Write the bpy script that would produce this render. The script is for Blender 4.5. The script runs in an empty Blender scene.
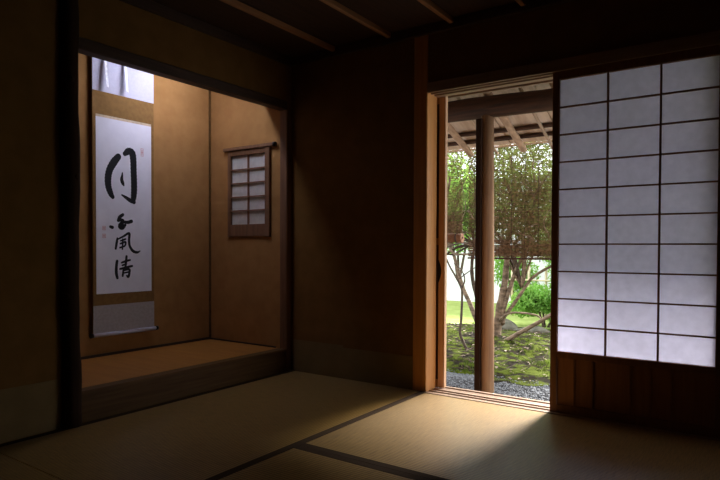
import bpy, math, random
import numpy as np
from mathutils import Vector, Matrix
random.seed(7); rng = np.random.default_rng(7)
S = bpy.context.scene
COL = S.collection
# ------------------------------------------------------------ camera, light, exposure
cd = bpy.data.cameras.new('camera'); cam = bpy.data.objects.new('camera', cd); COL.objects.link(cam)
yaw, pitch, roll = 0.60715, -0.01835, 0.003573
fw = Vector((-math.sin(yaw)*math.cos(pitch), math.cos(yaw)*math.cos(pitch), math.sin(pitch)))
r0 = Vector((math.cos(yaw), math.sin(yaw), 0)); u0 = r0.cross(fw)
r1 = r0*math.cos(roll)+u0*math.sin(roll); u1 = -r0*math.sin(roll)+u0*math.cos(roll)
mw = Matrix((r1, u1, -fw)).transposed().to_4x4(); mw.translation = (2.697, -3.042, 0.848)
cam.matrix_world = mw
cd.sensor_width = 36; cd.lens = 582.03/720*36; cd.shift_y = 18.83/720; cd.clip_start = 0.02
S.camera = cam
w = bpy.data.worlds.new('sky'); S.world = w; w.use_nodes = True
nt = w.node_tree; bg = nt.nodes['Background']
bg.inputs[0].default_value = (.89, .93, 1.0, 1); bg.inputs[1].default_value = 2.6      # bright overcast sky
sl = bpy.data.lights.new('sun', 'SUN'); sl.energy = 18; sl.angle = math.radians(18); sl.color = (1, .97, .93)   # sun behind thin cloud
sun = bpy.data.objects.new('sun', sl); COL.objects.link(sun)
el, az = math.radians(38), math.radians(9)      # low over the garden, slightly right of straight in
sun.rotation_euler = Vector((-math.sin(az)*math.cos(el), -math.cos(az)*math.cos(el), -math.sin(el))).to_track_quat('-Z', 'Y').to_euler()
sun.location = (2, -6, 8)
S.view_settings.view_transform = 'Standard'; S.view_settings.look = 'None'
S.view_settings.gamma = 1; S.view_settings.use_curve_mapping = False
S.view_settings.exposure = 0.6

# ------------------------------------------------------------ materials
def mat(name, col, rough=.7, col2=None, scale=(3, 3, 3), bump=0, detail=5, spec=.3, contrast=(.35, .65), bscale=1, metallic=0):
    m = bpy.data.materials.new(name); m.use_nodes = True
    n = m.node_tree; b = n.nodes['Principled BSDF']
    b.inputs['Roughness'].default_value = rough; b.inputs['Specular IOR Level'].default_value = spec
    b.inputs['Metallic'].default_value = metallic
    b.inputs['Base Color'].default_value = (*col, 1)
    g = n.nodes.new('ShaderNodeNewGeometry'); mp = n.nodes.new('ShaderNodeMapping')
    mp.inputs['Scale'].default_value = scale; n.links.new(g.outputs['Position'], mp.inputs[0])
    t = n.nodes.new('ShaderNodeTexNoise'); t.inputs['Scale'].default_value = 1; t.inputs['Detail'].default_value = detail
    n.links.new(mp.outputs[0], t.inputs['Vector'])
    if col2 is None: col2 = tuple(c*.75 for c in col)
    r = n.nodes.new('ShaderNodeValToRGB')
    r.color_ramp.elements[0].position = contrast[0]; r.color_ramp.elements[1].position = contrast[1]
    r.color_ramp.elements[0].color = (*col2, 1); r.color_ramp.elements[1].color = (*col, 1)
    n.links.new(t.outputs[0], r.inputs[0]); n.links.new(r.outputs[0], b.inputs['Base Color'])
    if bump:
        bp = n.nodes.new('ShaderNodeBump'); bp.inputs['Distance'].default_value = bump; bp.inputs['Strength'].default_value = .8
        n.links.new(t.outputs[0], bp.inputs['Height']); n.links.new(bp.outputs[0], b.inputs['Normal'])
    return m
def wood(name, c1, c2, axis='z', rough=.6, spec=.3):
    s = {'x': (3, 60, 60), 'y': (60, 3, 60), 'z': (60, 60, 3)}[axis]
    return mat(name, c1, rough, c2, s, .0008, 4, spec, (.3, .7))
def translucent(name, col, tcol, fac, rough_noise=30, var=.06):
    m = bpy.data.materials.new(name); m.use_nodes = True; n = m.node_tree; n.nodes.clear()
    o = n.nodes.new('ShaderNodeOutputMaterial'); d = n.nodes.new('ShaderNodeBsdfDiffuse'); t = n.nodes.new('ShaderNodeBsdfTranslucent')
    x = n.nodes.new('ShaderNodeMixShader'); x.inputs[0].default_value = fac
    g = n.nodes.new('ShaderNodeNewGeometry'); ns = n.nodes.new('ShaderNodeTexNoise'); ns.inputs['Scale'].default_value = rough_noise; ns.inputs['Detail'].default_value = 5
    n.links.new(g.outputs['Position'], ns.inputs['Vector'])
    for c, s in ((col, d), (tcol, t)):
        r = n.nodes.new('ShaderNodeValToRGB'); r.color_ramp.elements[0].position = .3; r.color_ramp.elements[1].position = .7
        r.color_ramp.elements[0].color = (*[v*(1-var) for v in c], 1); r.color_ramp.elements[1].color = (*[min(1, v*(1+var)) for v in c], 1)
        n.links.new(ns.outputs[0], r.inputs[0]); n.links.new(r.outputs[0], s.inputs['Color'])
    n.links.new(d.outputs[0], x.inputs[1]); n.links.new(t.outputs[0], x.inputs[2]); n.links.new(x.outputs[0], o.inputs[0])
    return m
def tatami(name, ribs):
    """rush mat: fine ribs of straw; ribs = axis the rib lines run along"""
    m = bpy.data.materials.new(name); m.use_nodes = True; n = m.node_tree; b = n.nodes['Principled BSDF']
    N = lambda t: n.nodes.new('ShaderNode'+t)
    g = N('NewGeometry'); sp = N('SeparateXYZ'); n.links.new(g.outputs['Position'], sp.inputs[0])
    k = N('Math'); k.operation = 'MULTIPLY'; k.inputs[1].default_value = 2*math.pi/.0152
    n.links.new(sp.outputs['Y' if ribs == 'x' else 'X'], k.inputs[0])
    s = N('Math'); s.operation = 'SINE'; n.links.new(k.outputs[0], s.inputs[0])
    h = N('MapRange'); h.inputs['From Min'].default_value = -1; n.links.new(s.outputs[0], h.inputs['Value'])
    ns = N('TexNoise'); mp = N('Mapping'); mp.inputs['Scale'].default_value = (300, 12, 1) if ribs == 'x' else (12, 300, 1)
    n.links.new(g.outputs['Position'], mp.inputs[0]); n.links.new(mp.outputs[0], ns.inputs['Vector']); ns.inputs['Scale'].default_value = 1
    r = N('ValToRGB'); r.color_ramp.elements[0].color = (.22, .13, .038, 1); r.color_ramp.elements[1].color = (.385, .235, .075, 1)
    r.color_ramp.elements[0].position = .3; r.color_ramp.elements[1].position = .7
    n.links.new(ns.outputs[0], r.inputs[0])
    mx = N('Mix'); mx.data_type = 'RGBA'; mx.blend_type = 'MULTIPLY'; mx.inputs[0].default_value = 1
    r2 = N('ValToRGB'); r2.color_ramp.elements[0].color = (.38, .34, .30, 1); r2.color_ramp.elements[1].color = (1, 1, 1, 1)
    r2.color_ramp.elements[0].position = .0; r2.color_ramp.elements[1].position = .45
    n.links.new(h.outputs[0], r2.inputs[0]); n.links.new(r.outputs[0], mx.inputs[6]); n.links.new(r2.outputs[0], mx.inputs[7])
    n.links.new(mx.outputs[2], b.inputs['Base Color'])
    bp = N('Bump'); bp.inputs['Distance'].default_value = .0008; bp.inputs['Strength'].default_value = .4
    n.links.new(h.outputs[0], bp.inputs['Height']); n.links.new(bp.outputs[0], b.inputs['Normal'])
    b.inputs['Roughness'].default_value = .32; b.inputs['Specular IOR Level'].default_value = .22
    b.inputs['Anisotropic'].default_value = .8
    tv = N('CombineXYZ'); tv.inputs[0 if ribs == 'x' else 1].default_value = 1   # straws run across the ribs, so gloss spreads along them least
    n.links.new(tv.outputs[0], b.inputs['Tangent'])
    return m
M = {}
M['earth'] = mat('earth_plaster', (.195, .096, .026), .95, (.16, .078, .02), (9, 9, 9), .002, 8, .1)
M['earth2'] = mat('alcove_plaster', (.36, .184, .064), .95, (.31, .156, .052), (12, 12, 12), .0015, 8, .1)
M['lining'] = mat('wall_lining_paper', (.22, .145, .06), .9, (.19, .125, .05), (7, 7, 7), 0, 4, .1)
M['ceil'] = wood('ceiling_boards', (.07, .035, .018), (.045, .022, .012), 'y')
M['batten'] = wood('batten_wood', (.42, .20, .08), (.32, .15, .06), 'y', .45)
M['dark_z'] = wood('dark_post_wood', (.04, .018, .009), (.022, .011, .006), 'z', .8, .1)
M['dark_x'] = wood('dark_beam_wood', (.085, .036, .016), (.045, .02, .01), 'x')
M['dark_y'] = wood('dark_lintel_wood', (.07, .035, .018), (.045, .022, .012), 'y')
M['jamb_z'] = wood('jamb_wood', (.60, .27, .075), (.48, .20, .052), 'z', .5)
M['lit_z'] = wood('lit_door_wood', (.74, .46, .27), (.62, .36, .2), 'z', .5)  # lighter copy of the jamb wood; light on the stile put into colour
M['jamb_x'] = wood('sill_wood', (.36, .24, .165), (.26, .16, .105), 'x', .4, .5)
M['kumiko_z'] = wood('lattice_wood', (.26, .115, .055), (.19, .08, .038), 'z')
M['panel_z'] = wood('dark_board', (.13, .055, .022), (.08, .034, .014), 'z', .5)
M['wains'] = wood('door_board', (.36, .15, .065), (.25, .10, .042), 'z', .45)
M['paper'] = translucent('door_paper', (.50, .49, .52), (.78, .76, .86), .55)
M['paper_w'] = translucent('window_paper', (.75, .71, .66), (.7, .66, .6), .35)
M['tat_x'] = tatami('rush_mat_across', 'x'); M['tat_y'] = tatami('rush_mat_along', 'y')
M['heri'] = mat('mat_edging_cloth', (.05, .028, .014), .9, None, (200, 200, 200), spec=.1)
M['window_z'] = wood('window_frame_wood', (.20, .095, .045), (.13, .06, .028), 'z')
M['alc_floor'] = mat('alcove_floor_straw', (.40, .165, .028), .6, (.34, .135, .022), (4, 40, 4), .0005)
M['kamachi'] = wood('front_beam_wood', (.13, .065, .02), (.085, .04, .012), 'y', .6, .15)
M['sc_paper'] = mat('scroll_paper', (.86, .83, .90), .9, (.81, .78, .85), (15, 15, 15), 0, 5, .1)
M['sc_white'] = mat('scroll_pale_cloth', (.60, .58, .67), .8, (.56, .54, .63), (60, 60, 60), 0, 3, .1)
M['sc_brown'] = mat('scroll_brown_cloth', (.24, .13, .042), .8, (.20, .105, .034), (40, 40, 40), 0, 3, .1)
M['sc_gold'] = mat('scroll_gold_strip', (.68, .52, .36), .7, None, (40, 40, 40))
M['sc_band'] = mat('scroll_band_cloth', (.88, .87, .90), .7, None, (60, 60, 60), 0, 3, .1)
M['sc_grey'] = mat('scroll_lower_cloth', (.46, .40, .38), .8, (.40, .35, .33), (8, 60, 60), 0, 3, .1)
M['ink'] = mat('ink', (.006, .006, .008), .6, None, (20, 20, 20))
M['seal'] = mat('seal_red', (.62, .20, .22), .8, (.68, .42, .42), (300, 300, 300), 0, 3)
M['black'] = mat('black_lacquer', (.012, .009, .008), .35, None, (20, 20, 20))
M['log'] = mat('old_log', (.085, .038, .018), .75, (.04, .02, .011), (4, 50, 50), .004)
M['logz'] = wood('weathered_post', (.42, .25, .13), (.27, .15, .08), 'z', .8)
M['raft'] = mat('rafter_bark', (.52, .34, .21), .8, (.34, .21, .13), (40, 8, 40), .003)
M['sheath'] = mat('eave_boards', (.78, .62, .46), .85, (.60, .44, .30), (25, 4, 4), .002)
M['roof'] = mat('roof_shingles', (.10, .085, .07), .9, (.06, .05, .045), (10, 30, 10), .01)
M['reed'] = translucent('reed', (.15, .095, .065), (.30, .21, .13), .35, 60, .45)
M['cord'] = mat('dark_cord', (.07, .045, .03), .9)
M['reed_roll'] = mat('rolled_reed', (.30, .13, .06), .7, (.16, .07, .03), (200, 20, 200), .002)
M['stone'] = mat('stone', (.11, .10, .07), .9, (.045, .045, .025), (9, 9, 9), .02)
M['gravel'] = mat('gravel_bed', (.13, .135, .14), .9, (.05, .053, .06), (70, 70, 70), .02, 4)
M['pebble'] = mat('pebble', (.16, .165, .175), .8, (.05, .05, .052), (25, 25, 25), 0, 2, .3, (.4, .6))
M['moss'] = mat('moss', (.055, .070, .006), 1, (.012, .009, .004), (8, 8, 8), .04, 10, .05, (.44, .56))
M['lawn'] = mat('lawn', (.30, .36, .11), 1, (.22, .28, .07), (5, 5, 5), .02, 6, .05)
M['bark'] = mat('bark', (.27, .19, .125), .9, (.10, .07, .045), (12, 12, 30), .006, 6)
M['bark_d'] = mat('dark_bark', (.10, .07, .045), .9, (.05, .035, .025), (12, 12, 30), .006, 6)
M['leaf'] = translucent('leaf_green', (.07, .095, .03), (.18, .25, .06), .4, 3, .5)
M['leaf_b'] = translucent('leaf_bright', (.16, .32, .07), (.34, .56, .11), .45, 3, .35)
M['leaf_d'] = translucent('leaf_dark', (.06, .12, .03), (.16, .30, .05), .4, 3, .5)
M['tuft'] = translucent('moss_tuft_green', (.045, .065, .010), (.09, .13, .018), .3, 3, .5)
M['litter'] = mat('dead_leaf', (.28, .21, .14), .8, (.07, .04, .02), (6, 6, 6), 0, 3, .3, (.4, .6))
M['bamboo_o'] = mat('old_bamboo', (.50, .36, .24), .6, (.38, .26, .17), (4, 4, 4))
M['white'] = mat('white_plaster', (.80, .80, .80), .9, (.74, .74, .74), (2, 2, 2), .001, 4, .1)
M['tile'] = mat('grey_roof_tile', (.16, .17, .18), .6, (.10, .10, .11), (20, 20, 20))
M['bamboo'] = mat('bamboo', (.55, .48, .30), .5, (.42, .34, .2), (4, 4, 4))
def emis(name, c, s):
    m = bpy.data.materials.new(name); m.use_nodes = True; b = m.node_tree.nodes['Principled BSDF']
    b.inputs['Emission Color'].default_value = (*c, 1); b.inputs['Emission Strength'].default_value = s; b.inputs['Base Color'].default_value = (.9, .9, .9, 1)
    return m
M['tube'] = emis('lit_tube', (.76, .80, 1.0), 80.0)

# ------------------------------------------------------------ mesh helpers
class MB:
    def __init__(s): s.v = []; s.f = []; s.smooth = False
    def add(s, vs, fs):
        o = len(s.v); s.v += [tuple(v) for v in vs]; s.f += [tuple(i+o for i in f) for f in fs]; return s
    def box(s, x0, x1, y0, y1, z0, z1, b=0):
        x0, x1 = sorted((x0, x1)); y0, y1 = sorted((y0, y1)); z0, z1 = sorted((z0, z1))
        if b <= 0:
            return s.add([(x, y, z) for z in (z0, z1) for y in (y0, y1) for x in (x0, x1)],
                  [(0, 2, 3, 1), (4, 5, 7, 6), (0, 1, 5, 4), (2, 6, 7, 3), (0, 4, 6, 2), (1, 3, 7, 5)])
        # chamfered box
        b = min(b, (x1-x0)*.45, (y1-y0)*.45, (z1-z0)*.45)
        vs = []; idx = {}
        for sx in (0, 1):
            for sy in (0, 1):
                for sz in (0, 1):
                    c = ((x0, x1)[sx], (y0, y1)[sy], (z0, z1)[sz]); d = (1-2*sx, 1-2*sy, 1-2*sz)
                    for a in range(3):
                        p = [c[k] + (0 if k == a else b*d[k]) for k in range(3)]
                        idx[(sx, sy, sz, a)] = len(vs); vs.append(p)
        F = []
        I = lambda x, y, z, a: idx[(x, y, z, a)]
        for t in (0, 1):
            F.append([I(t, 0, 0, 0), I(t, 1, 0, 0), I(t, 1, 1, 0), I(t, 0, 1, 0)])
            F.append([I(0, t, 0, 1), I(0, t, 1, 1), I(1, t, 1, 1), I(1, t, 0, 1)])
            F.append([I(0, 0, t, 2), I(1, 0, t, 2), I(1, 1, t, 2), I(0, 1, t, 2)])
        for p in (0, 1):
            for q in (0, 1):
                F.append([I(p, q, 0, 0), I(p, q, 1, 0), I(p, q, 1, 1), I(p, q, 0, 1)])
                F.append([I(p, 0, q, 0), I(p, 1, q, 0), I(p, 1, q, 2), I(p, 0, q, 2)])
                F.append([I(0, p, q, 1), I(1, p, q, 1), I(1, p, q, 2), I(0, p, q, 2)])
        for k in range(8):
            x, y, z = k & 1, k >> 1 & 1, k >> 2 & 1
            F.append([I(x, y, z, 0), I(x, y, z, 1), I(x, y, z, 2)])
        cen = Vector(((x0+x1)/2, (y0+y1)/2, (z0+z1)/2)); out = []
        for f in F:
            P = [Vector(vs[i]) for i in f]; nn = (P[1]-P[0]).cross(P[2]-P[0])
            fc = sum(P, Vector())/len(P)
            out.append(f if nn.dot(fc-cen) > 0 else f[::-1])
        return s.add(vs, out)
    def tube(s, pts, rad, n=10, jitter=0, cap=True):
        pts = [Vector(p) for p in pts]
        if not hasattr(rad, '__len__'): rad = [rad]*len(pts)
        o = len(s.v); up = Vector((0, 0, 1))
        prev = None
        for i, p in enumerate(pts):
            d = (pts[min(i+1, len(pts)-1)]-pts[max(i-1, 0)]).normalized()
            if prev is None:
                a = d.cross(up if abs(d.z) < .9 else Vector((1, 0, 0))).normalized()
            else: a = (prev-d*prev.dot(d)).normalized()
            prev = a; b = d.cross(a)
            for k in range(n):
                t = 2*math.pi*k/n; r = rad[i]*(1+random.uniform(-jitter, jitter))
                s.v.append(tuple(p+(a*math.cos(t)+b*math.sin(t))*r))
        for i in range(len(pts)-1):
            for k in range(n):
                k2 = (k+1) % n
                s.f.append((o+i*n+k, o+i*n+k2, o+(i+1)*n+k2, o+(i+1)*n+k))
        if cap:
            s.f.append(tuple(o+k for k in range(n))[::-1]); s.f.append(tuple(o+(len(pts)-1)*n+k for k in range(n)))
        s.smooth = True
        return s
    def build(s, name, m, parent=None, loc=None):
        """vertices are in world metres; a child keeps them relative to its parents' place"""
        off = Vector((0, 0, 0))
        if parent is not None:
            q = parent
            while q is not None: off += q.location; q = q.parent
        elif loc is not None: off = Vector(loc)
        me = bpy.data.meshes.new(name); me.from_pydata([(a-off.x, b-off.y, c-off.z) for a, b, c in s.v], [], s.f); me.update()
        o = bpy.data.objects.new(name, me); COL.objects.link(o); me.materials.append(m)
        if s.smooth:
            for p in me.polygons: p.use_smooth = len(p.vertices) == 4
        if parent is not None: o.parent = parent
        elif loc is not None: o.location = loc
        return o
def spline(pts, k=6):
    P = [Vector(p) for p in pts]; P = [P[0]*2-P[1]]+P+[P[-1]*2-P[-2]]; out = []
    for i in range(1, len(P)-2):
        for j in range(k):
            t = j/k; a, b, c, d = P[i-1:i+3]
            out.append(.5*((2*b)+(c-a)*t+(2*a-5*b+4*c-d)*t*t+(3*b-a-3*c+d)*t**3))
    out.append(P[-2]); return out
def empty(name, loc):
    o = bpy.data.objects.new(name, None); COL.objects.link(o); o.location = loc; o.empty_display_size = .1; return o
def tag(o, label=None, cat=None, group=None, kind=None):
    if label: o['label'] = label
    if cat: o['category'] = cat
    if group: o['group'] = group
    if kind: o['kind'] = kind
    return o
def struct(mb, name, m): return tag(mb.build(name, m), kind='structure')
def box(*a, **k): return MB().box(*a, **k)
# ============================================================ STRUCTURE
XR, YB, ZC = 3.64, -3.82, 2.15
struct(box(-.9, XR+.1, YB-.1, .0, -.35, -.056), 'floor', M['panel_z'])
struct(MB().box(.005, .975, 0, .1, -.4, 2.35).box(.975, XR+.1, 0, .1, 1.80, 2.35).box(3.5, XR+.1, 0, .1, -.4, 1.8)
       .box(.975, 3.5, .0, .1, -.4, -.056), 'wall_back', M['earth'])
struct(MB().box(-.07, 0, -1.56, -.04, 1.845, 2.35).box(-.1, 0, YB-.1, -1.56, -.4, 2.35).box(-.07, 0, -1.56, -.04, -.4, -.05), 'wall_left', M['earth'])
struct(box(XR, XR+.1, YB-.1, 0, -.4, 2.35), 'wall_right', M['panel_z'])
struct(box(-.1, XR+.1, YB-.1, YB, -.4, 2.35), 'wall_front', M['panel_z'])
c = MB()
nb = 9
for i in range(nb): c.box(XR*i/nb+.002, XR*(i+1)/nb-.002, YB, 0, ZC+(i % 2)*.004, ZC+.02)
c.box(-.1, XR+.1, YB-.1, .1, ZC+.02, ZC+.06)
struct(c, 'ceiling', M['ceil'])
# ceiling battens running towards the garden wall
for i, x in enumerate((.385, .81, 1.225, 1.64, 2.05, 2.46, 2.87, 3.28)):
    struct(box(x-.014, x+.014, YB, 0, ZC-.028, ZC+.003, .003), 'trim_%d' % (i+1), M['batten'])
struct(box(0, XR, -.028, 0, ZC-.055, ZC, .004), 'trim_9', M['ceil'])
struct(box(0, .028, YB, -.028, ZC-.055, ZC, .004), 'trim_10', M['ceil'])
# posts
struct(box(-.062, .006, -.048, .006, -.05, ZC, .006), 'trim_11', M['window_z'])       # alcove corner post
struct(box(.975, 1.066, -.008, .118, -.2, ZC, .004), 'trim_12', M['jamb_z'])        # post left of the opening
struct(box(3.5, 3.58, -.008, .118, -.2, ZC, .004), 'trim_13', M['jamb_z'])
# door head with its three grooves
k = MB().box(1.066, 3.5, -.012, .185, 1.782, 1.815)
for y0, y1 in ((-.012, .0), (.033, .046), (.079, .124), (.162, .185)): k.box(1.066, 3.5, y0, y1, 1.757, 1.783)
struct(k, 'trim_14', M['jamb_x'])
# sill with grooves
k = MB().box(1.066, 3.5, -.028, .185, -.055, -.003)
for y0, y1 in ((-.028, .0), (.033, .046), (.079, .124), (.162, .185)): k.box(1.066, 3.5, y0, y1, -.004, .003)
struct(k, 'trim_15', M['jamb_x'])
# paper lining along the foot of the walls
struct(MB().box(.012, .45, -.0025, 0, 0, .215).box(.44, .975, -.0045, 0, 0, .20), 'baseboard_back', M['lining'])
struct(box(0, .0025, YB, -1.615, 0, .232), 'baseboard_left', M['lining'])
# lintel of the alcove
struct(box(-.062, .010, -1.53, -.046, 1.792, 1.850, .005), 'trim_16', M['dark_y'])
# alcove shell
AX = -.785
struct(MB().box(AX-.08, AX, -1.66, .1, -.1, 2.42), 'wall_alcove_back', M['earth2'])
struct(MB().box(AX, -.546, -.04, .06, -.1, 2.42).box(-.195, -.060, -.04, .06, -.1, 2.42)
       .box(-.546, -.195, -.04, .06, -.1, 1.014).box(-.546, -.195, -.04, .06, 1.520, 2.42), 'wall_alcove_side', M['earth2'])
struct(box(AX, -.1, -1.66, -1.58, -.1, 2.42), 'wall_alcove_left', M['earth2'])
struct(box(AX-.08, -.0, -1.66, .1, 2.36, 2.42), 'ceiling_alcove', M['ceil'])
struct(box(AX, -.075, -1.58, -.04, .05, .149), 'floor_alcove', M['alc_floor'])
struct(box(-.075, .004, -1.52, -.046, -.05, .151, .006), 'trim_17', M['kamachi'])
struct(MB().box(AX, AX+.008, -1.58, -.04, .149, .166).box(AX+.008, -.1, -.048, -.04, .149, .160), 'baseboard_alcove', M['dark_y'])
struct(MB().box(AX, AX+.012, -.052, -.04, .166, 2.36), 'trim_18', M['kamachi'])

# small papered window in the alcove's side wall
W = tag(empty('window_1', (-.37, -.04, 1.26)), kind='structure')
box(-.612, -.098, -.068, -.050, 1.556, 1.580, .003).build('rail', M['window_z'], W)
MB().tube([(-.108, -.060, 1.568), (-.086, -.060, 1.569)], [.017, .013], 12).build('rail_end', M['black'], W)
box(-.576, -.546, -.056, -.03, .925, 1.556, .003).build('stile', M['window_z'], W)
box(-.195, -.150, -.060, -.03, .925, 1.556, .003).build('stile', M['window_z'], W)  # wider than the left stile; the extra width stands in for a shadow
box(-.546, -.195, -.055, -.03, 1.518, 1.556, .003).build('rail', M['window_z'], W)
box(-.546, -.195, -.055, -.03, .930, 1.018, .003).build('rail', M['window_z'], W)
box(-.375, -.366, -.050, -.036, 1.018, 1.518).build('muntin', M['kumiko_z'], W)
for i in range(1, 5):
    z = 1.018+.50*i/5; box(-.546, -.195, -.049, -.037, z-.004, z+.004).build('muntin', M['kumiko_z'], W)
box(-.546, -.195, -.0345, -.0335, 1.018, 1.518).build('paper', M['paper_w'], W)
box(-.56, -.18, .06, .075, .98, 1.55).build('blocking_board', M['panel_z'], W)  # unseen board added behind the paper to keep daylight from shining through

# ------------------------------------------------------------ sliding paper doors
def paper_door(name, x0, x1, y0, ncol, left=.033, right=.033):
    D = tag(empty(name, ((x0+x1)/2, y0+.015, .003)), kind='structure')
    y1 = y0+.030
    box(x0, x0+left, y0, y1, -.0028, 1.772, .001).build('stile', M['kumiko_z'], D)
    box(x1-right, x1, y0, y1, -.0028, 1.772, .001).build('stile', M['kumiko_z'], D)
    a, b = x0+left, x1-right
    box(a, b, y0+.001, y1-.001, 1.716, 1.772, .002).build('rail', M['kumiko_z'], D)
    box(a, b, y0+.001, y1-.001, .285, .318, .002).build('rail', M['kumiko_z'], D)
    box(a, b, y0+.001, y1-.001, -.0028, .045, .001).build('rail', M['kumiko_z'], D)
    pb = MB()
    n = 4
    for i in range(n):
        pb.box(a+(b-a)*i/n+.001, a+(b-a)*(i+1)/n-.001, y0+.010+(i % 2)*.002, y0+.020, .045, .285)
    pb.build('board', M['wains'], D)
    for i in range(1, 2*n):
        x = a+(b-a)*i/(2*n)
        if i % 2 == 0 or i in (1, 5): box(x-.004, x+.004, y0+.005, y0+.012, .045, .285).build('batten', M['kumiko_z'], D)
    for i in range(1, ncol):
        x = a+(b-a)*i/ncol; box(x-.0042, x+.0042, y0+.006, y0+.0215, .318, 1.716).build('muntin', M['kumiko_z'], D)
    for i in range(1, 10):
        z = .310+.1405*i; box(a, b, y0+.008, y0+.0215, z-.0038, z+.0038).build('muntin', M['kumiko_z'], D)
    box(a-.004, b+.004, y0+.0225, y0+.0232, .30, 1.73).build('paper', M['paper'], D)
    return D
paper_door('door_1', 1.789, 2.556, .001, 3)
paper_door('door_2', 2.52, 3.49, .047, 4)
# outer board door pushed open to the left; only its closing stile stands clear of the post
D = tag(empty('door_3', (.72, .143, .003)), kind='structure')
box(1.074, 1.117, .128, .158, .003, 1.772, .002).build('stile', M['lit_z'], D)
box(.28, .32, .128, .158, .003, 1.772, .002).build('stile', M['jamb_z'], D)
for z0, z1 in ((.003, .05), (.87, .91), (1.722, 1.772)): box(.32, 1.074, .130, .156, z0, z1).build('rail', M['jamb_z'], D)
pb = MB()
for i in range(6): pb.box(.32+.1256*i, .32+.1256*(i+1)-.001, .138, .148, .05, 1.722)
pb.build('board', M['panel_z'], D)
fp = MB()
nn = 14
vs = [(1.0735+.020*math.sin(math.pi*i/nn), .1278, .635+.15*i/nn) for i in range(nn+1)]
vs2 = [(x, .1262, z) for x, y, z in vs]
fp.add(vs+vs2, [tuple(range(nn+1)), tuple(range(nn+1, 2*nn+2))[::-1]]+[(i, i+1, nn+2+i, nn+1+i) for i in range(nn)])
tag(fp.build('finger_pull', M['black'], D), 'crescent finger pull, the dark of its recess drawn as a black plate')  # flat plate; the shadow inside the recess is put into its black

# ============================================================ THINGS INSIDE
# alcove pillar: a dark natural log
P = tag(empty('alcove_pillar', (.0, -1.566, 0)), 'dark rough log pillar at the left edge of the alcove', 'pillar')
pts = []; rad = []
for i in range(30):
    z = -.01+ (ZC+.01)*i/29; pts.append((.004*math.sin(z*5+1), -1.566+.003*math.sin(z*7), z))
    rad.append(.0445+.0018*math.sin(z*11)+.0015*math.sin(z*23+2)+(.006 if i == 0 else 0))
MB().tube(pts, rad, 18, .015).build('log', M['dark_z'], P)
for z, t in ((.62, -.9), (1.18, .4), (1.63, -.3)):
    a = Vector((math.cos(t), math.sin(t), 0)); c0 = Vector((0, -1.566, z))
    MB().tube([c0+a*.035, c0+a*.049, c0+a*.052], [.019, .014, .006], 10).build('knot', M['dark_z'], P)

def mat_thing(x0, x1, y0, y1, long, label, edges=(1, 1), grp=None):
    """edges: cloth on the low / high side of the short direction"""
    T = tag(empty('tatami_mat', ((x0+x1)/2, (y0+y1)/2, -.055)), label, 'tatami mat', 'tatami mats laid over the floor')
    g = .0012
    box(x0+g, x1-g, y0+g, y1-g, -.055, 0, .002).build('rush_surface', M['tat_x' if long == 'x' else 'tat_y'], T)
    e = .036
    for s in (0, 1):
        if not edges[s]: continue
        if long == 'x': a = (x0+g, x1-g, (y0+g) if s == 0 else (y1-g-e), (y0+g+e) if s == 0 else (y1-g), -.03, .0014)
        else: a = ((x0+g) if s == 0 else (x1-g-e), (x0+g+e) if s == 0 else (x1-g), y0+g, y1-g, -.03, .0014)
        box(*a, .0006).build('edging', M['heri'], T)
    return T
mat_thing(1.067, 2.98, -1.150, -.029, 'x', 'tatami mat lit by the open doorway, lying against the door sill', (1, 0))
mat_thing(1.067, 2.98, -2.105, -1.150, 'x', 'tatami mat in the bottom foreground, one row nearer than the mat at the sill')
mat_thing(.013, 1.067, -1.93, -.005, 'y', 'dark tatami mat in the corner beside the alcove platform')
mat_thing(.013, 1.067, -3.81, -1.93, 'y', 'tatami mat below the log pillar at the lower left')
mat_thing(2.98, 3.63, -2.105, -.029, 'y', 'tatami mat along the right wall under the paper doors')

# hanging scroll -------------------------------------------------
SX = AX+.030
H = tag(empty('hanging_scroll', (SX, -.782, .294)), 'tall hanging scroll with black brush calligraphy on the alcove wall', 'scroll')
y0, y1 = -1.003, -0.560
box(SX-.0012, SX, y0, y1, .299, 2.216).build('mounting', M['sc_brown'], H)
tag(box(SX, SX+.0010, y0, y1, 1.833, 2.216).build('upper_panel', M['sc_white'], H), 'pale lavender upper panel')
tag(box(SX, SX+.0010, y0, y1, .299, 0.478).build('lower_panel', M['sc_grey'], H), 'pale lower panel above the roller')
PP = box(SX, SX+.0016, -0.982, -0.581, 0.551, 1.671).build('paper', M['sc_paper'], H)
box(SX, SX+.0014, -0.982, -0.581, 1.671, 1.687).build('gold_strip', M['sc_gold'], H)
MB().tube([(SX+.006, y0-.008, .292), (SX+.006, y1+.008, .292)], .0125, 14).build('roller', M['sc_white'], H)
for a, b in ((y0-.024, y0-.006), (y1+.006, y1+.024)):
    MB().tube([(SX+.006, a, .292), (SX+.006, b, .292)], .0145, 14).build('roller_knob', M['black'], H)
box(SX-.006, SX+.008, y0-.004, y1+.004, 2.211, 2.228, .003).build('top_rod', M['dark_y'], H)
MB().tube([(SX, -.90, 2.226), (SX-.005, -.782, 2.29), (SX, -.665, 2.226)], .0022, 6).build('hanging_cord', M['cord'], H)
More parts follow.
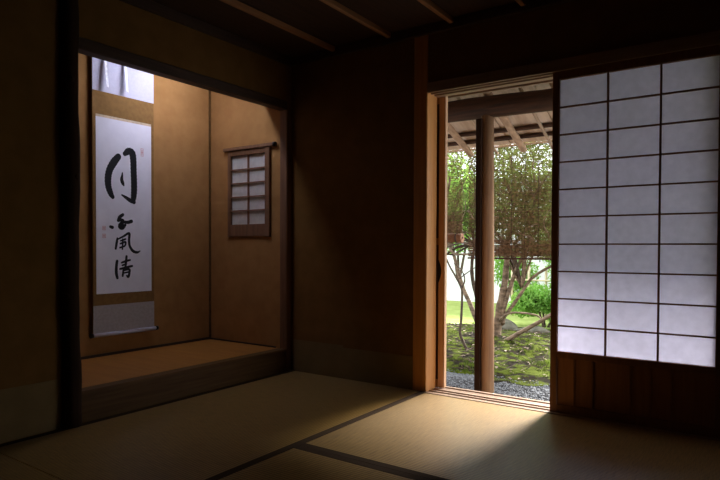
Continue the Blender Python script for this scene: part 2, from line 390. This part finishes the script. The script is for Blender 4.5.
for yy, zb in ((-0.925, 1.857), (-0.786, 1.857)):       # free hanging wind bands standing off the scroll
    q = MB(); n = 12; L = []
    for i in range(n+1):
        t = i/n; z = 2.205-(2.205-zb)*t; x = SX+.006+.036*t**1.5; L.append((x, z))
    for i in range(n):
        (xa, za), (xb, zb_) = L[i], L[i+1]; tw = -.009*i/n; tw2 = -.009*(i+1)/n
        o = [(xa-tw, yy-.013, za), (xa+tw, yy+.013, za), (xb+tw2, yy+.013, zb_), (xb-tw2, yy-.013, zb_)]
        q.add(o+[(x+.0015, y, z) for x, y, z in o], [(0, 3, 2, 1), (4, 5, 6, 7), (0, 1, 5, 4), (1, 2, 6, 5), (2, 3, 7, 6), (3, 0, 4, 7)])
    q.build('wind_band', M['sc_band'], H)
CH = [  # brush strokes (y, z, half width in 7 mm units) of the four characters
 [[(-0.8278, 1.4356, 3.2), (-0.8588, 1.3970, 3.8), (-0.8877, 1.3468, 3.6), (-0.9000, 1.2943, 3.5), (-0.8983, 1.2387, 3.3), (-0.8823, 1.1934, 2.9), (-0.8681, 1.1712, 2.0)],
  [(-0.7804, 1.4609, 2.4), (-0.7536, 1.4798, 3.6), (-0.7267, 1.4710, 3.8), (-0.7182, 1.4191, 3.6), (-0.7163, 1.3517, 3.5), (-0.7134, 1.2842, 3.5), (-0.7136, 1.2165, 3.4), (-0.7181, 1.1677, 2.8), (-0.7139, 1.1409, 1.0)],
  [(-0.7139, 1.1486, 2.0), (-0.7421, 1.1583, 2.2), (-0.7742, 1.1752, 1.6), (-0.8037, 1.1902, 0.8)],
  [(-0.7989, 1.3350, 0.6), (-0.8011, 1.3119, 1.2), (-0.8043, 1.2898, 1.8), (-0.7970, 1.2687, 1.8), (-0.7898, 1.2532, 0.9)]],
 [[(-0.7967, 1.0614, 2.0), (-0.8172, 1.0452, 2.4), (-0.8292, 1.0231, 2.2)],
  [(-0.8292, 1.0231, 2.0), (-0.8029, 1.0263, 2.0), (-0.7969, 1.0157, 2.4), (-0.8150, 0.9879, 3.4), (-0.8007, 0.9807, 3.6), (-0.7788, 0.9946, 1.6)],
  [(-0.7909, 1.0138, 2.0), (-0.7605, 1.0128, 2.2), (-0.7346, 1.0203, 2.4)],
  [(-0.8857, 0.9801, 1.8), (-0.8718, 0.9762, 2.2)]],
 [[(-0.8368, 0.9061, 1.2), (-0.8416, 0.8789, 1.6), (-0.8489, 0.8390, 1.4)],
  [(-0.8415, 0.8974, 0.9), (-0.7973, 0.9176, 1.2), (-0.7522, 0.9404, 1.6), (-0.7524, 0.8963, 1.6), (-0.7476, 0.8578, 1.6), (-0.7242, 0.8247, 1.8), (-0.6930, 0.8146, 1.6), (-0.6701, 0.8235, 0.7)],
  [(-0.8130, 0.8901, 1.0), (-0.7792, 0.9015, 1.2)],
  [(-0.8155, 0.8716, 1.1), (-0.7793, 0.8829, 1.3), (-0.7843, 0.8576, 1.1), (-0.8181, 0.8456, 1.1)],
  [(-0.7974, 0.9012, 1.0), (-0.7988, 0.8685, 1.1), (-0.8013, 0.8358, 1.0)]],
 [[(-0.8398, 0.7589, 1.6), (-0.8448, 0.7223, 1.7), (-0.8450, 0.6790, 1.8), (-0.8380, 0.6484, 1.5)],
  [(-0.8064, 0.7475, 1.1), (-0.7738, 0.7579, 1.3), (-0.7456, 0.7641, 1.1)],
  [(-0.7712, 0.7885, 1.4), (-0.7750, 0.7535, 1.5), (-0.7800, 0.7185, 1.2)],
  [(-0.8018, 0.7300, 1.0), (-0.7739, 0.7382, 1.2)],
  [(-0.8187, 0.7064, 1.1), (-0.7800, 0.7141, 1.5), (-0.7309, 0.7239, 1.3)],
  [(-0.7946, 0.6992, 1.2), (-0.7997, 0.6611, 1.3)],
  [(-0.7946, 0.6970, 1.1), (-0.7531, 0.7024, 1.4), (-0.7508, 0.6813, 1.4), (-0.7583, 0.6540, 1.5), (-0.7705, 0.6611, 1.0)],
  [(-0.7923, 0.6794, 0.9), (-0.7582, 0.6850, 1.0)]]]
lay = 0
for ci, strokes in enumerate(CH):
    q = MB()
    for st in strokes:
        P3 = spline([(a, b, r*.0066) for a, b, r in st], 8); lay += 1
        xo = SX+.0018+.00003*lay; n = len(P3); L = []; Rr = []
        for i, p in enumerate(P3):
            d = (P3[min(i+1, n-1)]-P3[max(i-1, 0)]); l = math.hypot(d.x, d.y) or 1; nx, ny = -d.y/l, d.x/l
            w_ = p.z*(1, .78, .82, .9)[ci]*(1+.05*math.sin(i*2.3+lay)); L.append((xo, p.x+nx*w_, p.y+ny*w_)); Rr.append((xo, p.x-nx*w_, p.y-ny*w_))
        q.add(L+Rr, [(i, i+1, n+i+1, n+i) for i in range(n-1)])
        for e in (0, n-1):       # round brush ends
            p = P3[e]; K = 12
            q.add([(xo+.00001, p.x+p.z*(1, .78, .82, .9)[ci]*math.cos(2*math.pi*j/K), p.y+p.z*(1, .78, .82, .9)[ci]*math.sin(2*math.pi*j/K)) for j in range(K)], [tuple(range(K))])
    q.build('character', M['ink'], PP)
for yy, zz, ww, hh in ((-0.652, 1.487, .010, .026), (-0.929, 0.970, .011, .013), (-0.929, 0.920, .011, .013)):
    q = MB(); x = SX+.0019; t = .0028
    q.box(x, x+.0003, yy-ww, yy+ww, zz+hh-t, zz+hh).box(x, x+.0003, yy-ww, yy+ww, zz-hh, zz-hh+t)
    q.box(x, x+.0003, yy-ww, yy-ww+t, zz-hh, zz+hh).box(x, x+.0003, yy+ww-t, yy+ww, zz-hh, zz+hh)
    q.box(x, x+.0003, yy-.003, yy+.002, zz-hh*.6, zz+hh*.6).box(x, x+.0003, yy-.006, yy+.006, zz-.002, zz+.002)
    q.build('seal', M['seal'], PP)

# lamp behind the alcove lintel -----------------------------------
L_ = tag(empty('alcove_lamp', (-.32, -.50, 2.07)), 'tube lamp hidden behind the alcove lintel, lighting the scroll from above', 'lamp')
box(-.35, -.29, -.83, -.27, 2.085, 2.36, .003).build('housing', M['sc_white'], L_)
MB().tube([(-.32, -.80, 2.058), (-.32, -.30, 2.058)], .012, 12).build('tube', M['tube'], L_)
box(-.255, -.245, -1.3, -.04, 1.935, 2.36).build('added_baffle', M['dark_y'], L_)  # unseen baffle added to keep the tube's light off the room walls
for y in (-.812, -.288): box(-.335, -.305, y-.012, y+.012, 2.042, 2.09, .002).build('tube_socket', M['sc_white'], L_)

# ============================================================ VERANDA EAVE
rz = lambda y: 1.925-.40*(y-.8)          # rafter axis height
def log(name, a, b, r0_, r1_, m, label, cat, group=None, n=14, seg=14, bend=.01):
    a, b = Vector(a), Vector(b); P_ = []; R_ = []
    for i in range(seg+1):
        t = i/seg; p = a.lerp(b, t); p.z += bend*math.sin(t*5+a.x*3); P_.append(p); R_.append(r0_+(r1_-r0_)*t+.03*r0_*math.sin(t*17+a.x*9))
    o = MB().tube(P_, R_, n, .02).build(name, m, None, a); return tag(o, label, cat, group)
tag(MB().tube([Vector((-1.2, .8, 1.835)).lerp(Vector((4.2, .8, 1.815)), i/20)+Vector((0, 0, .008*math.sin(i))) for i in range(21)],
    [.074+.003*math.sin(i*1.7) for i in range(21)], 20, .01).build('eave_beam', M['log'], None, (-1.2, .8, 1.835)), 'thick dark log beam across the top of the doorway, resting on the garden post', 'beam')
E_ = tag(empty('eave_post', (1.10, .8, -.35)), 'round wooden post standing in the gravel outside the open doorway', 'post')
MB().tube([(1.118, .8, -.36), (1.113, .8, .4), (1.108, .8, 1.1), (1.102, .8, 1.77)], [.047, .046, .0455, .045], 20, .008).build('post_shaft', M['logz'], E_)
box(1.045, 1.085, .735, .775, -.35, 1.745, .003).build('guide_batten', M['dark_z'], E_)
MB().tube([(1.118, .8, -.42), (1.118, .8, -.345)], [.11, .09], 16, .04).build('foundation_stone', M['stone'], E_)
rn = ['first pale log rafter under the eave, just right of the jamb', 'pale log rafter ending in front of the reed blind, right of the post']
for x in np.arange(-.268, 3.3, .455):
    x = float(x); lab = 'log rafter under the eave, %s from the left gable' % ('first', 'second', 'third', 'fourth', 'fifth', 'sixth', 'seventh', 'eighth')[min(7, int(round((x+.268)/.455)))]
    if abs(x-.642) < .1: lab = 'log rafter whose sawn end shows left of the garden post'
    if abs(x-1.097) < .1: lab = 'log rafter whose sawn end shows right of the garden post'
    if abs(x-1.552) < .1: lab = 'log rafter over the top right corner of the open doorway'
    log('rafter', (x, -.0, rz(0)), (x, 1.56, rz(1.56)+.02), .030, .027, M['raft'], lab, 'rafter', 'log rafters under the eave', bend=.004)
for x in np.arange(-.04, 3.3, .455):
    x = float(x)
    log('bamboo_rafter', (x, .0, rz(0)+.012), (x, 1.585, rz(1.585)+.022), .013, .011, M['bamboo_o'], 'thin bamboo rafter, %s from the left gable, between log rafters' % ('first', 'second', 'third', 'fourth', 'fifth', 'sixth', 'seventh', 'eighth')[min(7, int(round((x+.04)/.455)))], 'rafter', 'bamboo rafters under the eave', n=10, bend=.002)
for y, zz, lab in ((.50, 0, 'thin dark pole under the eave, nearest the wall'), (1.31, 0, 'thin dark pole under the eave, between the beam and the blind')):
    tag(MB().tube([(-1.2+5.4*i/12, y, rz(y)+.045+.003*math.sin(i*2)) for i in range(13)], .017, 10).build('batten_pole', M['log'], None, (-1.2, y, rz(y)+.045)), lab, 'pole')
tag(MB().tube([(-1.2+5.4*i/12, 1.42, 1.7225) for i in range(13)], .0165, 12).build('eave_pole', M['log'], None, (-1.2, 1.42, 1.7225)), 'dark pole lying over the log rafters close to their sawn ends', 'pole')
tag(MB().tube([(-1.2+5.4*i/12, 1.612, 1.722) for i in range(13)], .014, 12).build('hanging_pole', M['raft'], None, (-1.2, 1.612, 1.722)), 'slim pole beyond the rafter ends, along the top edge of the blinds', 'pole')
# eave boards and roof
def slab(ya, yb, dz0, dz1, x0=-1.6, x1=4.6): return MB().add([(x, y, rz(y)+d) for x in (x0, x1) for y in (ya, yb) for d in (dz0, dz1)],
    [(0, 1, 3, 2), (4, 6, 7, 5), (0, 4, 5, 1), (2, 3, 7, 6), (0, 2, 6, 4), (1, 5, 7, 3)])
sb = MB()
for i in range(31):
    x = -1.6+.2*i; q = slab(.09, 1.54, .064+(i % 2)*.006, .082, x+.002, x+.198); sb.add(q.v, q.f)
struct(sb, 'ceiling_eave', M['sheath'])
rf = slab(-2.0, 1.56, .084, .15); q = slab(-2.0, 1.56, .084, .15)
rf.add([(x, y, z) for x in (-1.6, 4.6) for y, z in ((-2.0, rz(-2)+.084), (-2.0, rz(-2)+.15), (-5, 1.9), (-5, 1.97))], [(0, 2, 3, 1), (4, 5, 7, 6), (0, 1, 5, 4), (2, 6, 7, 3), (0, 4, 6, 2), (1, 3, 7, 5)])
struct(rf, 'trim_19', M['roof'])
for s, x in (('gable_left', -1.0), ('gable_right', XR+.2)):
    struct(MB().add([(x+d, y, z) for d in (0, .06) for y, z in ((.1, 2.2), (.1, rz(.1)+.06), (-2, rz(-2)+.06), (-4.2, 2.2))],
      [(0, 1, 2, 3), (7, 6, 5, 4), (0, 4, 5, 1), (1, 5, 6, 2), (2, 6, 7, 3), (3, 7, 4, 0)]), 'wall_'+s, M['earth'])
# wall above the doorway under the eave
struct(MB().box(-1.0, XR+.26, .10, .12, 1.9, 2.20), 'wall_upper', M['earth'])

# ------------------------------------------------------------ reed blinds
def blind(x0, x1, ztop, zbot, y, strings, label, roll=0, tilt=0):
    B = tag(empty('reed_blind', ((x0+x1)/2, y, ztop)), label, 'reed blind', 'reed blinds hanging from the eave')
    q = MB(); n = int((ztop-zbot)/.0068); seg = 6
    for i in range(n):
        z = ztop-.0068*i+random.uniform(-.0012, .0012); r = random.uniform(.0014, .0024)+(.0010 if z < zbot+.14 else 0)
        a = x0+random.uniform(-.004, .004); b = x1+random.uniform(-.004, .004); dz = random.uniform(-.0015, .0015)
        lowsag = max(0, (i/n-.7))*.02
        pts = [(a+(b-a)*k/seg, y+random.uniform(-.001, .001), z+dz*(k/seg-.5)+lowsag*random.uniform(-.4, .4)+tilt*(k/seg)*(i/n)) for k in range(seg+1)]
        q.tube(pts, r, 4, 0, False)
    q.smooth = False
    q.build('reeds', M['reed'], B)
    ns = strings
    for k in range(ns):
        x = x0+(x1-x0)*(k+.5)/ns
        for d in (-.0028, .0028):
            MB().tube([(x, y+d, ztop), (x+random.uniform(-.003, .003), y+d, (ztop+zbot)/2), (x, y+d, zbot)], .0013, 5).build('binding_string', M['cord'], B)
    box(x0-.005, x1+.005, y-.007, y+.007, ztop-.004, ztop+.010).build('top_batten', M['raft'], B)
    box(x0-.004, x1+.004, y-.006, y+.006, zbot-.016+tilt, zbot, 0).build('bottom_batten', M['dark_x'], B)
    if roll:
        MB().tube([(x0, y, zbot-.01), (x1, y, zbot-.01)], roll, 18, .03).build('rolled_end', M['reed_roll'], B)
        for x in (x0+.05, x1-.05):
            MB().tube([(x-.006, y, zbot-.01), (x+.006, y, zbot-.01)], roll+.004, 18).build('tie', M['cord'], B)
    return B
blind(.60, 1.70, 1.694, .775, 1.612, 10, 'wide reed blind hanging lower, behind and right of the garden post')
blind(-.60, .545, 1.694, .95, 1.612, 11, 'shorter reed blind left of the gap, its lower end rolled up', roll=.040)
blind(2.08, 3.7, 1.694, .775, 1.612, 13, 'added reed blind out of view, shading the papered doors at the right')  # unseen blind added to soften the sunlight on the paper doors

# ============================================================ GARDEN
def ground_z(x, y):
    m = .14*math.exp(-((x-.1)**2/2.2+(y-3.7)**2/1.3))
    r = m+.02*math.sin(x*3.1+y*1.7)*math.sin(y*2.3-x)+.012*math.sin(x*9+1)*math.sin(y*8)
    k = min(1, max(0, (y-2.0)/.25))
    f = min(1, max(0, (y-5.2)/.8))
    return -.35+(r+.018)*k*(1-f)+.015*f
def ground(name, x0, x1, y0, y1, step, m, dz=0, edge=0):
    nx = int((x1-x0)/step)+1; ny = int((y1-y0)/step)+1; q = MB()
    vs = []
    for j in range(ny):
        for i in range(nx):
            x = x0+(x1-x0)*i/(nx-1); y = y0+(y1-y0)*j/(ny-1)
            if edge and j == 0: y += .05*math.sin(x*6)+.03*math.sin(x*17)
            vs.append((x, y, ground_z(x, y)+dz))
    q.add(vs, [(j*nx+i, j*nx+i+1, (j+1)*nx+i+1, (j+1)*nx+i) for j in range(ny-1) for i in range(nx-1)])
    return tag(q.build(name, m), kind='structure')
ground('ground_gravel', -4, 6, .1, 2.15, .25, M['gravel'], -.012)
ground('ground_moss', -4, 4.5, 2.0, 5.4, .07, M['moss'], 0, 1)
ground('ground_lawn', -12, 9, 5.3, 16, .5, M['lawn'])
# pebbles
def scatter(name, m, n, fx, fy, size, flat, label, cat, lift=.3, up=True):
    q = MB()
    ico = [(0, 0, 1), (.9, 0, .3), (.28, .85, .3), (-.72, .53, .3), (-.72, -.53, .3), (.28, -.85, .3), (.72, .53, -.4), (-.28, .85, -.4), (-.9, 0, -.4), (-.28, -.85, -.4), (.72, -.53, -.4)]
    fc = [(0, 1, 2), (0, 2, 3), (0, 3, 4), (0, 4, 5), (0, 5, 1), (1, 6, 2), (2, 6, 7), (2, 7, 3), (3, 7, 8), (3, 8, 4), (4, 8, 9), (4, 9, 5), (5, 9, 10), (5, 10, 1), (1, 10, 6)]
    for _ in range(n):
        x = random.uniform(*fx); y = random.uniform(*fy); s = random.uniform(*size); t = random.uniform(0, 6.28); a, b = s*random.uniform(.7, 1.2), s*random.uniform(.6, 1)
        z = ground_z(x, y)-.012+s*flat*lift; c_, s_ = math.cos(t), math.sin(t)
        q.add([(x+(u*a*c_-v*b*s_), y+(u*a*s_+v*b*c_), z+w_*s*flat) for u, v, w_ in ico], fc)
    return tag(q.build(name, m), label, cat, kind='stuff')
scatter('gravel', M['pebble'], 9000, (-.9, 2.2), (.95, 2.12), (.008, .02), .7, 'grey gravel strip just outside the door sill', 'gravel')
def leaves(n, cen, rad, size, squash=1, flat=0, shell=0):
    """n folded leaves in an ellipsoid; returns vertex and face arrays"""
    d = rng.normal(size=(n, 3)); d /= np.linalg.norm(d, axis=1)[:, None]
    r = rng.random(n)**(1/3 if not shell else 1/8)
    c = np.array(cen)+d*r[:, None]*np.array(rad)
    a = rng.normal(size=(n, 3)); a[:, 2] *= (1-flat); a /= np.linalg.norm(a, axis=1)[:, None]
    b = rng.normal(size=(n, 3)); b[:, 2] *= (1-flat); b -= (a*b).sum(1)[:, None]*a; b /= np.linalg.norm(b, axis=1)[:, None]
    s = size*(.6+.8*rng.random(n))[:, None]
    u = np.cross(a, b)
    v = np.stack([c-a*s, c+b*s*.42+u*s*.12, c+a*s, c-b*s*.42+u*s*.12], 1).reshape(-1, 3)
    f = np.arange(n*4).reshape(-1, 4)
    return v, f
def leafmesh(name, sets, m, parent, big=None):
    V = []; F = []; o = 0
    for v, f in sets: V.append(v); F.append(f+o); o += len(v)
    V = np.concatenate(V); F = np.concatenate(F)
    off = np.array(parent.location) if parent else 0
    me = bpy.data.meshes.new(name); me.from_pydata((V-off).tolist(), [], F.tolist()); me.update(); me.materials.append(m)
    o = bpy.data.objects.new(name, me); COL.objects.link(o)
    if parent: o.parent = parent
    return o
# fallen leaves over moss
V = []; F = []; n = 0
for _ in range(1000):
    x = random.uniform(-2.2, 1.6); y = random.uniform(2.05, 5.3); s = random.uniform(.010, .030); t = random.uniform(0, 6.28); e = random.uniform(-.5, .5)
    z = ground_z(x, y)+.006+s*abs(e)*.6; c_, s_ = math.cos(t)*s, math.sin(t)*s
    V += [(x-c_, y-s_, z-s*e*.5), (x-s_*.5, y+c_*.5, z+s*.25), (x+c_, y+s_, z+s*e*.5), (x+s_*.5, y-c_*.5, z+s*.1)]; F.append((n, n+1, n+2, n+3)); n += 4
me = MB(); me.add(V, F); tag(me.build('fallen_leaves', M['litter']), 'pale fallen leaves lying on the moss around the shrub', 'fallen leaves', kind='stuff')
V = []; F = []; n = 0
for _ in range(420):
    x = random.uniform(-2.0, 1.5); y = random.uniform(2.1, 5.2); l = random.uniform(.04, .16); t = random.uniform(0, 3.14); z = ground_z(x, y)+.012; r_ = random.uniform(.0025, .005)
    dx, dy = math.cos(t)*l/2, math.sin(t)*l/2; px_, py_ = -math.sin(t)*r_, math.cos(t)*r_; tz = random.uniform(0, .03)
    V += [(x-dx-px_, y-dy-py_, z), (x-dx+px_, y-dy+py_, z), (x-dx, y-dy, z+r_*1.7), (x+dx-px_, y+dy-py_, z+tz), (x+dx+px_, y+dy+py_, z+tz), (x+dx, y+dy, z+tz+r_*1.7)]
    F += [(n, n+1, n+4, n+3), (n+1, n+2, n+5, n+4), (n+2, n, n+3, n+5), (n, n+2, n+1), (n+3, n+4, n+5)]; n += 6
me = MB(); me.add(V, F); tag(me.build('fallen_twigs', M['bark_d']), 'short dark twigs scattered over the moss', 'twigs', kind='stuff')
# moss tufts / short grass
V = []; F = []; n = 0
for _ in range(22000):
    x = random.uniform(-2.0, 1.5); y = random.uniform(2.02, 5.5); h = random.uniform(.008, .03)*(1+.8*math.sin(x*5)*math.sin(y*4)); z = ground_z(x, y); t = random.uniform(0, 6.28); w_ = .004
    if math.sin(x*7+1.3*math.sin(y*5))*math.sin(y*6+1.1*math.sin(x*4+1))+.35*math.sin(x*19)*math.sin(y*17) < .05: continue
    V += [(x-w_*math.cos(t), y-w_*math.sin(t), z-.002), (x+w_*math.cos(t), y+w_*math.sin(t), z-.002), (x+random.uniform(-.015, .015), y+random.uniform(-.015, .015), z+h)]; F.append((n, n+1, n+2)); n += 3
me = MB(); me.add(V, F); tag(me.build('moss_tufts', M['tuft']), 'short green tufts growing through the moss', 'moss', kind='stuff')

# main many-stemmed garden tree ------------------------------------
T = tag(empty('garden_tree', (.12, 3.6, -.25)), 'gnarled many-stemmed tree on the moss mound, seen behind the garden post', 'tree')
def stem(pts, r, m='bark', name='stem', parent=None):
    P_ = spline(pts, 5); n = len(P_); R_ = [(r[0]+(r[1]-r[0])*(i/(n-1))**.8)*(1+.06*math.sin(i*1.9)) for i in range(n)]
    return MB().tube(P_, R_, 10, .06).build(name, M[m], parent or T)
stem([(.12, 3.62, -.30), (.08, 3.6, -.19), (.11, 3.6, .12), (.17, 3.6, .42), (.20, 3.6, .74), (.24, 3.58, 1.13), (.33, 3.5, 1.53), (.3, 3.4, 1.9)], (.062, .018))
stem([(.14, 3.62, -.05), (.16, 3.6, .12), (.23, 3.6, .36), (.32, 3.6, .62), (.44, 3.6, .85), (.6, 3.5, 1.1), (.7, 3.5, 1.5)], (.034, .012))
stem([(.10, 3.55, -.24), (.20, 3.42, -.25), (.38, 3.4, -.14), (.55, 3.4, -.03), (.72, 3.4, .08), (.9, 3.35, .22), (1.1, 3.3, .5)], (.034, .016))
stem([(.13, 3.62, -.06), (.16, 3.6, .02), (.28, 3.6, .19), (.38, 3.6, .34), (.5, 3.6, .51), (.68, 3.6, .63), (.95, 3.5, .75)], (.026, .014))
stem([(.12, 3.6, -.02), (.17, 3.5, .03), (.28, 3.5, .1), (.46, 3.5, .11), (.60, 3.5, .09), (.67, 3.5, .02)], (.016, .008))
stem([(.06, 3.5, -.26), (.03, 3.3, -.19), (-.03, 3.3, -.04), (-.13, 3.3, .19), (-.24, 3.3, .42), (-.32, 3.3, .69), (-.4, 3.3, .95), (-.45, 3.3, 1.3), (-.4, 3.3, 1.7)], (.036, .014))
stem([(.04, 3.55, -.27), (-.02, 3.5, -.02), (-.12, 3.5, .23), (-.19, 3.5, .47), (-.2, 3.5, .69), (-.15, 3.5, .95), (-.05, 3.5, 1.3)], (.034, .014), 'bark_d')
stem([(.13, 3.1, -.30), (.06, 2.9, -.33), (0, 2.9, -.25), (-.07, 2.9, -.1), (-.06, 2.9, .05), (-.05, 2.9, .28), (-.06, 2.9, .41), (-.14, 2.9, .55), (-.21, 2.9, .66), (-.3, 2.9, .85)], (.020, .009), 'bark_d')
stem([(-.06, 2.9, .40), (-.02, 2.9, .50), (-.08, 2.95, .60), (-.2, 3.0, .68)], (.010, .005), 'bark_d')
stem([(-.1, 2.9, .50), (0, 2.92, .58), (.12, 2.95, .66), (.3, 3.0, .75)], (.007, .004), 'bark_d')
rb = random.Random(3)
for i in range(120):     # twisting branches in the crown
    st_ = rb.choice([(.24, 3.58, 1.1), (.2, 3.6, .8), (-.4, 3.3, .9), (-.18, 3.5, .9), (.6, 3.5, 1.1), (.44, 3.6, .85), (-.42, 3.3, 1.2), (.3, 3.5, 1.45), (-.3, 2.95, .85), (.9, 3.4, .8), (.38, 3.6, .4)])
    p = Vector(st_); d = Vector((rb.uniform(-1, 1), rb.uniform(-.5, .5), rb.uniform(-.25, .8))).normalized(); P_ = [p.copy()]
    for k_ in range(5):
        d = (d+Vector((rb.uniform(-.6, .6), rb.uniform(-.3, .3), rb.uniform(-.4, .45)))).normalized(); p = p+d*rb.uniform(.12, .24)
        p.z = max(p.z, .78); P_.append(p.copy())
    stem(P_, (rb.uniform(.010, .022), .004), rb.choice(['bark', 'bark_d']), 'branch')
sets = []
for c_, r_, n_ in [((.15, 3.5, 1.35), (.8, .6, .40), 3600), ((-.55, 3.3, 1.25), (.6, .5, .35), 1000), ((.9, 3.5, 1.2), (.6, .5, .5), 3000), ((.5, 3.4, 1.85), (1.2, .7, .3), 3200),
                  ((.75, 3.5, .88), (.5, .4, .18), 500)]:
    sets.append(leaves(int(n_*1.7), c_, r_, .023))
leafmesh('foliage', sets, M['leaf'], T)

# sunlit shrubs, hedge and trees farther back
def bush(name, x, y, z0, rx, ry, h, n, size, m, label, cat='shrub', group=None, trunk=.02, ty=None):
    B = tag(empty(name, (x, y, z0)), label, cat, group)
    if trunk:
        for k_ in range(3):
            t = k_*2.1; MB().tube(spline([(x+.02*math.cos(t), y+.02*math.sin(t), z0-.05), (x+rx*.25*math.cos(t), y+ry*.25*math.sin(t), z0+h*.35), (x+rx*.5*math.cos(t), y+ry*.5*math.sin(t), z0+h*.75)], 4),
              [trunk*(1-.08*i) for i in range(9)], 8).build('stem', M['bark_d'], B)
    sets = []; rr = random.Random(int(x*100+y*10))
    for k_ in range(9):
        a = rr.uniform(0, 6.28); q_ = rr.uniform(.1, .65)
        sets.append(leaves(n//9, (x+rx*q_*math.cos(a), y+ry*q_*math.sin(a), z0+h*rr.uniform(.3, .82)), (rx*.48, ry*.48, h*.26), size))
    leafmesh('foliage', sets, m, B); return B
bush('garden_shrub', .0, 5.75, -.33, .52, .4, .62, 3600, .035, M['leaf_b'], 'bright green low shrub at the right, beyond the moss near the bamboo fence')
bush('garden_shrub', .15, 6.55, -.3, .8, .38, 1.95, 7000, .04, M['leaf_b'], 'tall bright green shrub at the right edge of the doorway, behind the tree')
bush('garden_shrub', -1.15, 7.6, -.33, .5, .4, 1.3, 2500, .04, M['leaf_b'], 'slim sunlit shrub behind the garden post, before the white wall')
bush('background_tree', .7, 8.0, -.33, 1.7, .8, 3.7, 20000, .05, M['leaf'], 'dense green tree farthest to the right beyond the blind', 'tree', trunk=.08)
bush('background_tree', -1.2, 10.3, -.33, 1.3, 1.0, 3.0, 9000, .06, M['leaf'], 'green tree rising above the white wall, right of the post', 'tree', trunk=.08)
bush('background_tree', -2.3, 7.6, .3, .8, .7, 2.4, 3000, .06, M['leaf_b'], 'pale green tree before the white wall, seen through the gap between the blinds', 'tree', trunk=.03)
bush('background_tree', -5.6, 10.6, -.33, 1.6, 1.0, 3.0, 7000, .06, M['leaf_d'], 'dark green tree at the left beyond the white wall', 'tree', trunk=.08)

# white garden wall with tiled coping
G = tag(empty('garden_wall', (-3, 9.0, -.35)), 'white plastered garden wall in full sun beyond the lawn', 'wall')
box(-9, 3.5, 9.0, 9.2, -.4, 2.2).build('plaster', M['white'], G)
q = MB(); q.add([(x, y, z) for x in (-9, 3.5) for y, z in ((8.85, 2.18), (9.1, 2.37), (9.35, 2.18), (9.1, 2.25))], [(0, 1, 5, 4), (1, 2, 6, 5), (2, 3, 7, 6), (3, 0, 4, 7), (0, 3, 2, 1), (4, 5, 6, 7)])
q.build('coping', M['tile'], G)
# bamboo fence
B_ = tag(empty('bamboo_fence', (-.6, 7.0, -.34)), 'low pale bamboo fence standing on the lawn at the right', 'fence')
for x in (-.98, -.68, -.38, -.08, .22): MB().tube([(x, 7, -.36), (x, 7, .1), (x, 7, .55)], .022, 10).build('fence_post', M['bamboo'], B_)
for z in (-.1, .3): MB().tube([(-1.02, 6.97, z), (.26, 6.97, z)], .014, 8).build('fence_rail', M['bamboo'], B_)
# garden stones
def rock(x, y, rx, ry, h, label):
    q = MB(); n = 14; K = 7; vs = []; fs = []
    rr = random.Random(int(x*77+y*13)); ph = [rr.uniform(0, 6) for _ in range(4)]
    z0 = ground_z(x, y)-.04
    for j in range(K+1):
        t = j/K*math.pi/2; 
        for i in range(n):
            a = 2*math.pi*i/n; k_ = 1+.13*math.sin(2*a+ph[0])+.09*math.sin(3*a+ph[1]+t)+.05*math.sin(7*a+ph[2])
            vs.append((x+rx*math.cos(a)*math.cos(t)*k_, y+ry*math.sin(a)*math.cos(t)*k_, z0+h*math.sin(t)*(1+.12*math.sin(a+ph[3]))))
    fs = [(j*n+i, j*n+(i+1) % n, (j+1)*n+(i+1) % n, (j+1)*n+i) for j in range(K) for i in range(n)]
    q.add(vs, fs); q.smooth = True
    return tag(q.build('garden_stone', M['stone'], None, (x, y, z0)), label, 'stone', 'garden stones behind the tree')
rock(.12, 4.75, .30, .2, .12, 'low grey garden stone at the right edge of the doorway, behind the low branch')
rock(-.42, 5.15, .25, .2, .17, 'mossy garden stone just right of the main trunk')
rock(-1.35, 3.3, .16, .12, .10, 'small stone on the moss at the left jamb')
